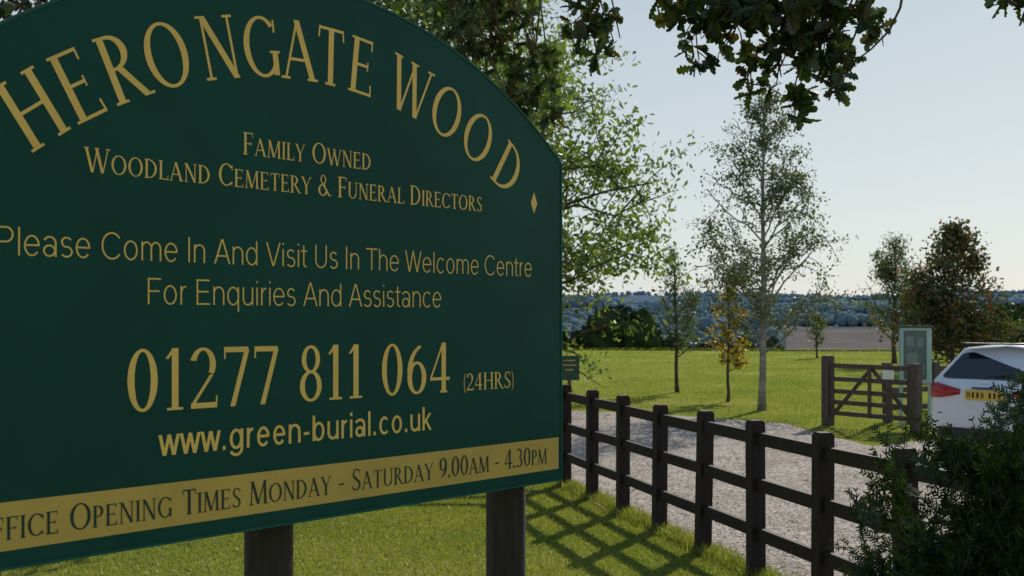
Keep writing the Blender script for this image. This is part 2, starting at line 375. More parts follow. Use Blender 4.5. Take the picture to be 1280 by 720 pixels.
G = {
'A':([l(.37,1,.08,0,.05),l(.36,1,.70,0,.13),h(.19,.56,.34),sf(.08,0,.1),sf(.70,0,.12)],.8),
'C':([e(.42,.5,.40,.5,42,318),l(.71,.72,.71,.95,.04),l(.71,.05,.71,.22,.03)],.77),
'D':(stem(.13)+[e(.22,.5,.50,.5,-90,90),h(.13,.24,.975),h(.13,.24,.025)],.76),
'E':(stem(.13)+[h(.13,.52,.975),h(.13,.45,.52),h(.13,.56,.025),l(.52,.82,.52,1,.035),l(.45,.44,.45,.6,.03),l(.57,0,.55,.2,.035)],.62),
'F':(stem(.13)+[h(.13,.52,.975),h(.13,.45,.5),l(.52,.8,.52,1,.035),l(.45,.42,.45,.58,.03)],.57),
'G':([e(.42,.5,.40,.5,45,320),l(.69,.04,.69,.42,.12),h(.58,.80,.42,.04),l(.71,.74,.71,.95,.04)],.84),
'H':(stem(.13)+stem(.65)+[h(.13,.65,.52)],.78),
'I':(stem(.13),.26),
'L':(stem(.13)+[h(.13,.54,.025),l(.55,0,.53,.22,.035)],.57),
'M':([l(.10,0,.15,1,.05),l(.16,1,.46,.03,.13),l(.78,1,.47,.03,.05),l(.83,0,.79,1,.12),sf(.10,0,.1),sf(.83,0,.12),sf(.12,1,.07),sf(.83,1,.08)],.95),
'N':([l(.12,0,.12,1,.05),l(.13,1,.66,0,.13),l(.66,0,.66,1,.05),sf(.12,0,.1),sf(.08,1,.08),sf(.66,1,.1)],.78),
'O':([e(.43,.5,.41,.5)],.86),
'P':(stem(.13)+[e(.22,.73,.32,.27,-90,90),h(.13,.24,.975),h(.13,.24,.485)],.58),
'R':(stem(.13)+[e(.22,.74,.32,.26,-90,90),h(.13,.24,.975),h(.13,.3,.505),l(.30,.5,.64,0,.13),sf(.68,0,.09)],.72),
'S':([e(.28,.75,.22,.25,35,250,.09),e(.27,.26,.25,.26,-145,75,.1),l(.16,.64,.40,.38,.13),l(.47,.76,.47,.95,.03),l(.05,.06,.05,.24,.03)],.55),
'T':([l(.33,0,.33,1),sf(.33,0),h(.03,.63,.975),l(.03,.8,.05,1,.035),l(.63,.8,.61,1,.035)],.66),
'U':([l(.14,.3,.14,1),sf(.14,1),e(.38,.3,.30,.3,180,360,.11,.05),l(.655,.3,.655,1,.05),sf(.655,1,.1)],.78),
'W':([l(.08,1,.34,0,.12),l(.56,1,.36,0,.05),l(.52,1,.78,0,.12),l(1.02,1,.80,0,.05),sf(.08,1,.11),sf(.54,1,.11),sf(1.02,1,.1)],1.1),
'Y':([l(.08,1,.35,.45,.12),l(.64,1,.37,.45,.05),l(.35,0,.35,.48),sf(.35,0),sf(.08,1,.11),sf(.64,1,.09)],.7),
'&':([e(.32,.77,.17,.23,0,360,.07,.04),e(.29,.27,.27,.28,50,370,.11),l(.24,.62,.70,0,.11),sf(.72,0,.09)],.78),
'0':([e(.28,.5,.27,.5)],.58),
'1':([l(.22,0,.22,1),sf(.22,0,.15),l(.07,.83,.19,.98,.06)],.42),
'2':([e(.26,.72,.25,.28,-35,165,.12),l(.43,.55,.07,.07,.07),h(.03,.52,.045,.09),l(.52,.0,.53,.2,.03)],.58),
'3':([e(.24,.75,.21,.25,-90,150,.1),e(.24,.27,.26,.27,-150,90,.11)],.55),
'4':([l(.37,1,.03,.3,.05),h(.01,.56,.28,.06),l(.39,0,.39,1),sf(.39,0,.1)],.6),
'6':([e(.29,.32,.26,.32),e(.50,.42,.47,.56,105,180,.12)],.58),
'7':([h(.04,.52,.955,.09),l(.49,.95,.20,0,.1),l(.04,.8,.04,1,.03)],.55),
'8':([e(.27,.75,.21,.25,0,360,.1),e(.27,.27,.25,.28,0,360,.11)],.56),
'9':([e(.28,.68,.26,.32),e(.07,.58,.47,.56,-75,0,.12)],.58),
'(':([e(.30,.42,.24,.65,115,245,.05,.02)],.2),
')':([e(-.08,.42,.24,.65,-65,65,.05,.02)],.22),
'.':([l(.08,0,.08,.13,.12)],.18),
'-':([h(.04,.34,.38,.07)],.4),
' ':([],.3)}
def sans_font(w, XH=.73):
    a_ = w*1.08
    def v(x,y0,y1): return ('l',x,y0,x,y1,w)
    def d(x1,y1,x2,y2): return ('l',x1,y1,x2,y2,a_)
    def hh(x1,x2,y): return ('h',x1,x2,y,w*.92)
    def r(cx,cy,rx,ry,a0=0,a1=360): return ('e',cx,cy,rx,ry,a0,a1,w,w*.92)
    k = w/2; ring = lambda cx: r(cx,.365,.27,.378)
    return {
    'P':([v(.12,0,1),hh(.12,.42,1-k),hh(.12,.42,.46),r(.41,.73-k*.5+.005,.27,.27+k*.5,-90,90)],.75),
    'F':([v(.12,0,1),hh(.12,.62,1-k),hh(.12,.56,.5)],.66),
    'E':([v(.12,0,1),hh(.12,.64,1-k),hh(.12,.60,.52),hh(.12,.66,k)],.73),
    'I':([v(.13,0,1)],.26),
    'A':([d(.38,1,.06,0),d(.40,1,.72,0),hh(.17,.61,.32)],.78),
    'V':([d(.06,1,.37,0),d(.70,1,.39,0)],.76),
    'U':([v(.12,.33,1),v(.66,.33,1),r(.39,.335,.27+k,.345,180,360)],.79),
    'T':([v(.34,0,1),hh(.02,.66,1-k)],.68),
    'W':([d(.05,1,.27,0),d(.51,1,.28,0),d(.50,1,.74,0),d(.98,1,.75,0)],1.03),
    'C':([r(.46,.5,.40,.515,38,322)],.85),
    'l':([v(.11,0,1)],.22),'i':([v(.11,0,XH),v(.11,1-w*1.2,1)],.22),
    'e':([r(.33,.365,.27,.378,0,322),hh(.09,.58,.38)],.66),
    'o':([ring(.34)],.68),'c':([r(.33,.365,.27,.378,45,315)],.61),
    'a':([v(.50,0,.52),r(.29,.49,.21+k,.25,0,155),r(.28,.21,.225,.222,0,360)],.62),
    's':([r(.27,.545,.20,.2,30,270),r(.27,.2,.22,.215,-150,90)],.54),
    'm':([v(.11,0,XH),r(.295,.47,.185+k,.27,0,180),v(.48,0,.47),r(.665,.47,.185+k,.27,0,180),v(.85,0,.47)],.96),
    'n':([v(.11,0,XH),r(.32,.46,.21+k,.28,0,180),v(.53,0,.46)],.64),
    'h':([v(.11,0,1),r(.32,.46,.21+k,.28,0,180),v(.53,0,.46)],.64),
    'u':([v(.53,0,XH),v(.11,.27,XH),r(.32,.275,.21+k,.285,180,360)],.64),
    'r':([v(.11,0,XH),r(.34,.42,.23+k,.32,95,180)],.38),
    'd':([ring(.32),v(.55,0,1)],.67),'b':([ring(.35),v(.12,0,1)],.67),
    'q':([ring(.32),v(.55,-.27,XH)],.67),
    'g':([ring(.32),v(.55,.0,XH),r(.32,.0,.23+k,.27,200,360)],.67),
    't':([v(.16,.12,.94),hh(.02,.33,XH-k),r(.29,.13,.13+k,.13,180,275)],.36),
    'w':([d(.04,XH,.2,0),d(.38,XH,.21,0),d(.38,XH,.55,0),d(.72,XH,.56,0)],.76),
    'k':([v(.11,0,1),d(.48,XH,.13,.28),d(.24,.42,.50,0)],.53),
    '.':([v(.12,0,w*1.25)],.26),'-':([hh(.05,.31,.33)],.36),' ':([],.30)}
FL = sans_font(.066); FM = sans_font(.118)
def glyph_polys(ch, font=G):
    out_ = []
    for q in font[ch][0]:
        if q[0] == 'l':
            _,x1,y1,x2,y2,w = q; out_.append([(x1-w/2,y1),(x1+w/2,y1),(x2+w/2,y2),(x2-w/2,y2)])
        elif q[0] == 'h':
            _,x1,x2,y,th = q
            if x2 > x1: out_.append([(x1,y-th/2),(x2,y-th/2),(x2,y+th/2),(x1,y+th/2)])
        else:
            _,cx,cy,rx,ry,a0,a1,T,t = q; n_ = max(6,int(abs(a1-a0)/10))
            for i in range(n_):
                A = math.radians(a0+(a1-a0)*i/n_); B = math.radians(a0+(a1-a0)*(i+1)/n_)
                out_.append([(cx+rx*math.cos(A),cy+ry*math.sin(A)),(cx+rx*math.cos(B),cy+ry*math.sin(B)),
                             (cx+(rx-T)*math.cos(B),cy+(ry-t)*math.sin(B)),(cx+(rx-T)*math.cos(A),cy+(ry-t)*math.sin(A))])
    return out_
class Txt:
    def __init__(s): s.g = Geo(); s.k = 0
    def poly(s, pts, o):
        V = [S(t,z,o+.00002*(s.k%37)) for t,z in pts]; s.k += 1
        nrm = np.cross(V[1]-V[0], V[2]-V[0])
        if np.dot(nrm, NN) < 0: V = V[::-1]
        s.g.add(V, [tuple(range(len(V)))])
    def line(s, text, tl, tr, base, cap, small=None, o=.0187, track=.06, font=None):
        adv = []; x = 0
        for ch in text:
            up = ch if font else ch.upper(); sc_ = 1.0
            if small and ch.islower(): sc_ = small
            adv.append((x, up, sc_)); x += (font or G)[up][1]*sc_+track
        x -= track; fx_ = (tl-tr)/x
        for x0, ch, sc_ in adv:
            for pl in glyph_polys(ch, font or G):
                s.poly([(tl-(x0+a*sc_)*fx_, base+b*sc_*cap) for a,b in pl], o)
tx = Txt()
RL, ct, czz = 1.385, 1.04, 1.075
for ch, t in zip('HERONGATEWOOD', [1.838,1.732,1.621,1.505,1.357,1.226,1.107,.998,.886,.698,.549,.412,.2705]):
    th = math.asin((ct-t)/RL); w = G[ch][1]; cap = .155
    for pl in glyph_polys(ch):
        pts = []
        for a, b in pl:
            a2 = (a-w/2)*cap*.93; b2 = (b-.5)*cap
            pts.append((ct-((RL+b2)*math.sin(th)+a2*math.cos(th)), czz+(RL+b2)*math.cos(th)-a2*math.sin(th)))
        tx.poly(pts, .0187)
tt = .145; zz = 2.128
tx.poly([(tt,zz-.035),(tt-.016,zz),(tt,zz+.035),(tt+.016,zz)], .0187)
tx.line('Family Owned', 1.2855, .853, 2.167, .056, .8)
tx.line('Woodland Cemetery & Funeral Directors', 1.717, .394, 2.083, .056, .8)
tx.line('01277 811 064', 1.611, .532, 1.535, .148, None, track=.07)
tx.line('(24HRS)', .48, .2435, 1.536, .052)
tx.g.obj('serif_lettering', gold, sign)
ts = Txt()
ts.line('Please Come In And Visit Us In The Welcome Centre', 1.925, .153, 1.889, .061, font=FL, track=.0)
ts.line('For Enquiries And Assistance', 1.562, .5696, 1.787, .062, font=FL, track=.0)
ts.line('www.green-burial.co.uk', 1.526, .6164, 1.428, .068, font=FM, track=.04)
ts.g.obj('sans_lettering', gold, sign)
tb = Txt()
tb.line('Office Opening Times Monday - Saturday 9.00am - 4.30pm', 1.985, .0796, 1.281, .06, .82, o=.0196)
tb.g.obj('opening_times_lettering', lett, sign)

# ------------------------------------------------------------------ trees
bark = plain('bark', (.075,.06,.045), .9, noise=.5, nscale=6, bump=.02, stretch=(3,3,.6))
birch_bark = plain('birch_bark', (.26,.235,.21), .8, noise=.65, nscale=4, bump=.01, stretch=(2,2,3))
ash_l = leaf_mat('ash_leaves', [(.05,.085,.016),(.09,.14,.026),(.15,.205,.04),(.22,.26,.08)], .5, .5)
oak_l = leaf_mat('oak_leaves', [(.013,.026,.006),(.022,.042,.009),(.04,.065,.014),(.085,.05,.02)], .28, .6, .07)
birch_l = leaf_mat('birch_leaves', [(.035,.05,.014),(.065,.09,.024),(.12,.14,.04)], .45, .8)
yel_l = leaf_mat('yellow_leaves', [(.10,.12,.02),(.24,.19,.03),(.38,.24,.03),(.12,.14,.03)], .45, 1)
red_l = leaf_mat('maple_leaves', [(.02,.045,.01),(.04,.075,.015),(.09,.08,.02),(.24,.045,.03)], .4, .9)
wil_l = leaf_mat('willow_leaves', [(.05,.075,.03),(.08,.11,.04),(.13,.15,.06)], .4, .8)
make_tree('ash_tree', (-1.5,27,0), 11.5, [(0,2.9),(1,3.7),(2,4.1),(3.7,5.1),(5.7,4.6),(7.7,3.8),(9,2.6),(11.5,.6)], .2, 66, 50000, .14, ash_l, bark, 3, .8, rise=.12, cl=.24, ntw=9, ratio=.42, even=.7)
make_tree('silver_birch', (4.83,23.2,0), 6.2, [(0,.5),(1.3,1.0),(2.2,1.3),(3.2,1.45),(4.5,1.2),(5.4,.75),(6.2,.2)], .068, 56, 12500, .055, birch_l, birch_bark, 12, 1.3, lean=(.004,0), rise=.22, cl=.10, ntw=6, wob=.016, ratio=.6, even=.3)
make_tree('young_birch', (4.0,29,0), 3.5, [(0,.2),(1,.5),(1.7,.7),(2.6,.5),(3.4,.1)], .045, 26, 2000, .065, wil_l, bark, 5, .95, rise=.3, cl=.09, ntw=4, wob=.03, lean=(-.03,0), ratio=.5)
make_tree('yellow_sapling', (4.62,25.7,0), 2.5, [(0,.2),(.8,.42),(1.5,.5),(2.1,.34),(2.5,.1)], .032, 18, 1300, .068, yel_l, bark, 6, .75, rise=.2, cl=.06, ntw=4, wob=.03, ratio=.7)
make_tree('field_sapling', (14,55,0), 2.0, [(0,.3),(1,.5),(1.6,.4),(2,.1)], .05, 12, 900, .11, wil_l, bark, 8, .7, cl=.1, ntw=4)
make_tree('willow_tree', (15.3,48,0), 5.1, [(0,.8),(1,1.3),(2,1.5),(3,1.4),(4,1.1),(5,.3)], .09, 34, 5500, .13, wil_l, bark, 9, .8, lean=(.02,0), rise=.4, cl=.16, ntw=5, ratio=.35)
make_tree('maple_tree', (14.7,40,0), 4.9, [(0,1.4),(.6,1.9),(1.5,2.1),(2.4,1.9),(3.4,1.3),(4.2,.7),(4.9,.2)], .09, 48, 11500, .12, red_l, bark, 10, .45, rise=.17, cl=.2, ntw=6, ratio=.7, even=.3)
make_tree('oak_tree', (-3.9,12,0), 8.5, [(0,1.5),(2,2.8),(3.2,3.9),(4.2,4.2),(5.5,3.9),(7,2.8),(8.5,.6)], .24, 40, 13000, .12, oak_l, bark, 21, 2.0, rise=.12, cl=.2, ntw=8, ratio=.6)

def oakleaf(P, D, size, rng):
    a = D/np.linalg.norm(D); b = np.cross(a, unit(1,rng)[0]); b /= np.linalg.norm(b); nn = np.cross(a,b)
    pr = [(0,.02),(.12,.06),(.22,.17),(.30,.10),(.42,.26),(.52,.14),(.64,.30),(.74,.16),(.86,.20),(.96,.10),(1,0)]
    F = []; curl = rng.normal(0,.15)
    mid = [P+a*x*size+nn*curl*x*x*size for x,_ in pr]
    L_ = [P+a*x*size+b*y*size+nn*(curl*x*x+.25*y)*size for x,y in pr]; R_ = [P+a*x*size-b*y*size+nn*(curl*x*x+.25*y)*size for x,y in pr]
    k = len(pr); V = mid+L_+R_
    for i in range(k-1):
        F.append((i,i+1,k+i+1,k+i)); F.append((i,2*k+i,2*k+i+1,i+1))
    return V, F
limb = empty('oak_branch', (-3.9,12,3.2))
gb = Geo(); gl = Geo(); rng = np.random.default_rng(5)
def curve(pts, n=14):
    pts = np.array(pts, float); t = np.linspace(0,len(pts)-1,n); o = []
    for q in t:
        i = min(int(q), len(pts)-2); f = q-i
        p0 = pts[max(i-1,0)]; p1 = pts[i]; p2 = pts[i+1]; p3 = pts[min(i+2,len(pts)-1)]
        o.append(.5*((2*p1)+(-p0+p2)*f+(2*p0-5*p1+4*p2-p3)*f*f+(-p0+3*p1-3*p2+p3)*f**3))
    return np.array(o)
main = curve([(-3.9,12,3.2),(-2.6,10.6,4.4),(-.9,8.6,4.95),(.3,7.1,4.55),(1.2,6.3,3.95),(1.9,5.9,3.7),(2.7,5.6,3.65),(3.5,5.4,3.55)], 30)
gb.tube(main, np.linspace(.085,.014,30), 8)
tips = [((.35,7.0,4.3),(.46,6.1,3.22),4,7),((.3,7.1,4.4),(.36,6.0,3.18),4,7),((.5,6.9,4.3),(.54,6.0,3.16),4,7),((.4,7.0,4.35),(.42,6.0,3.10),4,8),((.4,7.0,4.3),(.36,5.9,3.08),4,8),((.4,7.0,4.3),(.5,5.9,3.12),3,7),
 ((.9,6.5,4.0),(.68,6.0,3.36),4,6),((.9,6.5,4.0),(.82,6.0,3.32),4,7)]
for _ in range(38):
    u = rng.random(); bx = .90+.78*u
    low = np.interp(bx, [.9,1.05,1.2,1.35,1.5,1.6,1.7], [3.12,3.0,2.90,2.80,2.80,2.92,3.02])
    bz = low+(3.45-low)*rng.random()**1.15
    k = int(np.interp(bx,[.8,1.9],[17,22])); st = main[min(k+rng.integers(-1,2),27)]
    tips.append((tuple(st),(bx,5.85+.3*rng.random(),bz),4,9))
for _ in range(8):
    tips.append(((2.6,5.65,3.6),(2.24+.32*rng.random(),5.6+.1*rng.random(),3.22+.12*rng.random()),4,7))
for _ in range(18):
    tips.append((tuple(main[9+rng.integers(0,4)]),(-.3+.62*rng.random(),8.6+.6*rng.random(),2.75+1.2*rng.random()),6,9))
for a, b, ns, nl in tips:
    a = np.array(a); b = np.array(b); midp = (a+b)/2+rng.normal(0,.06,3)
    P = curve([a,midp,b], 8); gb.tube(P, np.linspace(.010,.003,8), 5)
    for s_ in range(ns):
        k = rng.integers(4,8); st = P[k]; d = unit(1,rng)[0]*np.array([1,1,.6])+np.array([0,0,-.15]); en = st+d*(.05+.10*rng.random())
        gb.tube([st,(st+en)/2+rng.normal(0,.01,3),en],[.004,.003,.002],4,False)
        for q in range(nl):
            u = rng.random(); p = st+(en-st)*(.3+.7*u); dd = d*.5+unit(1,rng)[0]+np.array([0,0,-.2])
            V, F = oakleaf(p, dd, .06+.055*rng.random(), rng); gl.add(V, F)
for k in range(6,29):
    for q in range(3):
        st = main[k]; d = unit(1,rng)[0]+np.array([0,0,.9]); en = st+d*(.3+.3*rng.random()); gb.tube([st,(st+en)/2,en],[.012,.007,.003],4,False)
        for r_ in range(7):
            p = st+(en-st)*(.4+.6*rng.random())+rng.normal(0,.04,3)
            V, F = oakleaf(p, unit(1,rng)[0], .07+.05*rng.random(), rng); gl.add(V, F)
gb.obj('limb_and_twigs', bark, limb, True); gl.obj('lobed_leaves', oak_l, limb)

# ------------------------------------------------------------------ foreground evergreen bush
bush_l = leaf_mat('yew_needles', [(.008,.018,.006),(.014,.030,.008),(.024,.046,.012),(.05,.08,.02)], .2, 3.0, .06)
rng = np.random.default_rng(31)
bc = np.array([2.0,4.35,0]); bush = empty('yew_bush', tuple(bc)); gb = Geo(); PV = []
rad = np.array([.86,.62,1.30])
for i in range(1700):
    az = rng.random()*6.283; el = math.asin(rng.random()**.75); rr = .5+.52*rng.random()**.6
    d = np.array([math.cos(az)*math.cos(el), math.sin(az)*math.cos(el), math.sin(el)])
    lump = 1+.10*math.sin(az*5+1)+.09*math.sin(el*7+az*3)
    tip = bc+np.array([0,0,.03])+d*rad*lump*rr
    out_d = d*.8+unit(1,rng)[0]*.55+np.array([0,0,.35]); out_d /= np.linalg.norm(out_d)
    Ls = .12+.14*rng.random(); st = tip-out_d*Ls*.6; en = tip+out_d*Ls*.5
    gb.tube([st,(st+en)/2,en],[.003,.002,.0012],3,False)
    sd = np.cross(out_d, unit(1,rng)[0]); sd /= np.linalg.norm(sd); nn = np.cross(out_d, sd)
    segs = [(st,en)]
    for q in range(4):
        a = st+(en-st)*(.2+.17*q); sgn = 1 if q%2 else -1
        segs.append((a, a+(out_d*.8+sd*sgn*.8)*Ls*.38))
    for a, b in segs:
        n_ = 8; u = np.linspace(.05,1,n_)[:,None]; P = a+(b-a)*u
        ax = (b-a)/np.linalg.norm(b-a); s2 = np.cross(ax, nn); s2 /= np.linalg.norm(s2)
        for sg in (-1,1):
            L2 = .026*(1-.35*u)*(.7+.5*rng.random((n_,1))); tipv = P+(ax*.6+s2*sg*.9)*L2+nn*rng.normal(0,.005,(n_,1)); w = ax*.005
            PV.append(np.stack([P-w, P+w, tipv+w*.5, tipv-w*.5],1).reshape(-1,3))
for k in range(14):
    az = k*.45; gb.tube([bc+np.array([0,0,-.02]), bc+np.array([.2*math.cos(az),.15*math.sin(az),.5]), bc+np.array([.5*math.cos(az),.4*math.sin(az),.9])],[.02,.014,.006],5,False)
V = np.concatenate(PV); mesh_np('needle_sprays', V, np.arange(len(V)).reshape(-1,4), bush_l, bush)
u = unit(14000, rng); u[:,2] = np.abs(u[:,2]); P = bc+u*rad*(.35+.55*rng.random((14000,1)))
V, F = leaves(P, .055, rng, .5); mesh_np('inner_foliage', V, F, bush_l, bush)
gb.obj('stems', bark, bush)

# ------------------------------------------------------------------ field gate + far fence + boards
gate_w = plain('weathered_timber', (.085,.066,.05), .85, noise=.45, nscale=8, bump=.004, stretch=(4,4,1))
gate = empty('field_gate', (5.24,19.9,0))
A = np.array([5.24,19.9]); B = np.array([6.19,18.4]); dg_ = (B-A)/np.linalg.norm(B-A)
g = Geo(); post(g, A, 1.16, .15, dg_); post(g, B, 1.08, .13, dg_)
a = A+dg_*.12; b = B-dg_*.10
def P3(p, z): return np.array([p[0],p[1],z])
def bar(g, p, q, w, th):
    p = np.array(p); q = np.array(q); d = q-p; L_ = np.linalg.norm(d); d = d/L_; side = np.array([-dg_[1],dg_[0],0]); up = np.cross(d, side)
    if up[2] < 0: up = -up
    g.box((p+q)/2, (L_,th,w), d, up)
for z in (.22,.40,.58,.78,1.0): bar(g, P3(a,z), P3(b,z), .075, .025)
side = np.array([-dg_[1],dg_[0],0])*.026
for s_ in (0,1): bar(g, P3(a if s_ == 0 else b,.14)-side, P3(a if s_ == 0 else b,1.06)-side, .07, .026)
bar(g, P3(a,.22)+side, P3((a+b)/2,.98)+side, .065, .022); bar(g, P3((a+b)/2,.98)+side, P3(b,.22)+side, .065, .022)
bar(g, P3((a+b)/2,.18)-side, P3((a+b)/2,1.02)-side, .065, .022)
g.obj('gate_and_posts', gate_w, gate)
ff = empty('wooden_fence', (6.42,20.5,0))
g = Geo(); Q = [np.array([6.42,20.5]),np.array([7.4,21.0]),np.array([8.6,21.6]),np.array([9.9,22.2]),np.array([11.3,22.9])]
for q in Q: post(g, q, 1.02, .12, (1,.4))
for p, q in zip(Q, Q[1:]):
    for z in (.9,.55,.25):
        c = (p+q)/2; d = (q-p)/np.linalg.norm(q-p); g.box((c[0],c[1],z), (np.linalg.norm(q-p)-.13,.035,.09), (d[0],d[1],0))
g.obj('posts_and_rails', gate_w, ff)
nb_ = empty('notice_board', (6.62,19.7,0))
fr = plain('notice_frame_paint', (.34,.50,.44), .5, noise=.1); pan = plain('notice_panel', (.10,.15,.13), .35, spec=.5, noise=.2)
paper = plain('paper', (.20,.25,.22), .8, noise=.1); dgreen = plain('dark_green_paint', (.01,.06,.03), .5)
g = Geo(); ax = np.array([.93,-.36,0]); ax /= np.linalg.norm(ax)
C = np.array([6.62,19.7,0.]); nrm = np.array([-.36,-.93,0.]); nrm /= np.linalg.norm(nrm)
for s_ in (-1,1): g.box(C+ax*s_*.225+np.array([0,0,.8]), (.05,.05,1.62), (1,0,0))
for s_ in (-1,1): g.box(C+nrm*.04+np.array([0,0,1.17+s_*.43]), (.46,.05,.05), ax)
for s_ in (-1,1): g.box(C+nrm*.04+ax*s_*.205+np.array([0,0,1.17]), (.05,.05,.81), ax)
g.obj('frame_and_posts', fr, nb_)
g = Geo(); g.box(C+nrm*.03+np.array([0,0,1.17]), (.36,.02,.80), ax); g.obj('panel', pan, nb_)
g = Geo()
for x, z, w, hh in ((-.08,1.40,.12,.16),(.08,1.38,.10,.15),(-.05,1.12,.18,.18),(.1,.93,.1,.14)): g.box(C+nrm*.0425+ax*x+np.array([0,0,z]), (w,.003,hh), ax)
g.obj('notices', paper, nb_)
g = Geo(); g.box(C+nrm*.04+np.array([0,0,1.645]), (.54,.12,.03), ax); g.obj('cap', dgreen, nb_)
ws = empty('white_notice', (6.36,20.35,0)); g = Geo(); g.box((6.38,20.36,.82),(.2,.012,.27),(1,0,0)); g.obj('plate', plain('white_plate',(.75,.75,.72),.5,noise=.05), ws)
g = Geo(); g.box((6.38,20.385,.45),(.04,.03,.9),(1,0,0)); g.obj('stake', gate_w, ws)
gs = empty('small_green_sign', (1.0,20.5,0)); gg = Geo(); gg.box((.98,20.5,.93),(.34,.02,.42),(1,0,0)); gg.obj('plate', dgreen, gs)
gg = Geo(); gg.box((.98,20.53,.5),(.06,.04,1.0),(1,0,0)); gg.obj('post', gate_w, gs)
gg = Geo()
for z, w in ((1.06,.2),(.98,.24),(.90,.14)): gg.box((.98,20.487,z),(w,.002,.018),(1,0,0))
gg.obj('lettering', goldb, gs)

# ------------------------------------------------------------------ car
car = empty('parked_car', (5.70,14.45,0), -math.radians(52))
paint = plain('car_paint', (.70,.73,.78), .25, spec=.5); 
paint.node_tree.nodes['Principled BSDF'].inputs['Coat Weight'].default_value = .6
glass = plain('car_glass', (.012,.016,.02), .05, spec=.7); black = plain('black_trim', (.015,.015,.016), .6)
redl = plain('tail_light', (.35,.01,.01), .15, spec=.6); yplate = plain('number_plate', (.70,.47,.04), .4); tyre = plain('tyre', (.02,.02,.02), .85); rim = plain('alloy', (.45,.45,.47), .3, metal=.8)
ST = [(0,.62,.42,.86),(.03,.74,.32,.96),(.12,.83,.25,.99),(.35,.885,.21,.99),(.8,.90,.19,.98),(1.6,.90,.18,.97),(2.5,.90,.18,.96),(3.1,.90,.19,.95),(3.5,.89,.20,.90),(3.95,.85,.22,.82),(4.2,.76,.27,.72),(4.3,.6,.36,.6)]
V = []; F = []
for y, w, zl, zt in ST:
    hh = zt-zl
    half = [(0,zl),(w*.8,zl),(w*.96,zl+.05),(w,zl+hh*.3),(w,zl+hh*.55),(w*.975,zl+hh*.8),(w*.94,zt-.03),(w*.85,zt),(0,zt)]
    ring = half+[(-x,z) for x,z in half[-2:0:-1]]
    V += [(x,y,z) for x,z in ring]
k = 16
for i in range(len(ST)-1):
    for j in range(k): F.append((i*k+j, (i+1)*k+j, (i+1)*k+(j+1)%k, i*k+(j+1)%k))
F.append(tuple(range(k))); F.append(tuple((len(ST)-1)*k+j for j in range(k-1,-1,-1)))
o = mesh_np('body', V, F, paint, car, True, True)
md = o.modifiers.new('s','SUBSURF'); md.levels = 2; md.render_levels = 2
b4 = [(-.80,.07,.96),(.80,.07,.96),(.78,3.1,.94),(-.78,3.1,.94)]; t4 = [(-.60,.52,1.40),(.60,.52,1.40),(.58,2.1,1.42),(-.58,2.1,1.42)]
V = b4+t4+[(0,.5,1.44),(0,1.3,1.47),(0,2.1,1.455),(-.61,1.3,1.435),(.61,1.3,1.435)]
F = [(0,1,5,8,4),(2,3,7,10,6),(1,2,6,12,5),(3,0,4,11,7),(4,8,9,11),(8,5,12,9),(9,12,6,10),(11,9,10,7),(3,2,1,0)]
o = mesh_np('cabin', V, F, paint, car, True, True); md = o.modifiers.new('b','BEVEL'); md.width = .05; md.segments = 4
def panel(g, q, u0,u1,v0,v1, off, rb=.12):
    q = [np.array(p,float) for p in q]; nrm = np.cross(q[1]-q[0], q[3]-q[0]); nrm /= np.linalg.norm(nrm)
    def P(u,v): return (q[0]*(1-u)+q[1]*u)*(1-v)+(q[3]*(1-u)+q[2]*u)*v+nrm*off
    pts = []
    for cu, cv, a0 in ((u1-rb*(u1-u0)*.6,v1-rb*(v1-v0),0),(u0+rb*(u1-u0)*.6,v1-rb*(v1-v0),90),(u0+rb*(u1-u0)*.6,v0+rb*(v1-v0),180),(u1-rb*(u1-u0)*.6,v0+rb*(v1-v0),270)):
        for a_ in range(0,91,30):
            A_ = math.radians(a0+a_); pts.append(P(cu+rb*(u1-u0)*.6*math.cos(A_), cv+rb*(v1-v0)*math.sin(A_)))
    g.add(pts, [tuple(range(len(pts)))])
g = Geo()
panel(g, [b4[0],b4[1],t4[1],t4[0]], .06,.94,.14,.86,.008)
for a_, b_, c_, d_ in ((1,2,6,5),(3,0,4,7)):
    q = [b4[a_],b4[b_],t4[c_-4],t4[d_-4]]
    if a_ == 1:
        for u0,u1 in ((.10,.2),(.22,.5),(.52,.86)): panel(g, q, u0,u1,.16,.86,.01)
    else:
        for u0,u1 in ((.14,.48),(.5,.78),(.8,.9)): panel(g, q, u0,u1,.16,.86,.01)
panel(g, [b4[2],b4[3],t4[3],t4[2]], .06,.94,.1,.9,.01)
g.obj('windows', glass, car, False, True)
g = Geo()
for s_ in (-1,1):
    xs_ = [.36,.5,.62,.72,.79,.84,.875]; yf = [-.022,-.02,-.008,.02,.07,.15,.28]
    zt = [.90,.93,.955,.965,.96,.95,.93]; zl = [.84,.81,.79,.79,.80,.82,.86]
    V = []; 
    for x,y,a_,b_ in zip(xs_,yf,zt,zl): V += [(s_*x,y,b_),(s_*x,y,a_),(s_*(x-.05),y+.08,a_),(s_*(x-.05),y+.08,b_)]
    F = []
    for i in range(6):
        for j in range(4): F.append((i*4+j,(i+1)*4+j,(i+1)*4+(j+1)%4,i*4+(j+1)%4))
    F += [(0,1,2,3),(24,27,26,25)]
    g.add(V,F)
g.obj('tail_lights', redl, car, True, True)
g = Geo(); g.box((0,-.012,.84),(.52,.02,.115),(1,0,0)); g.obj('number_plate', yplate, car, False, True)
g = Geo()
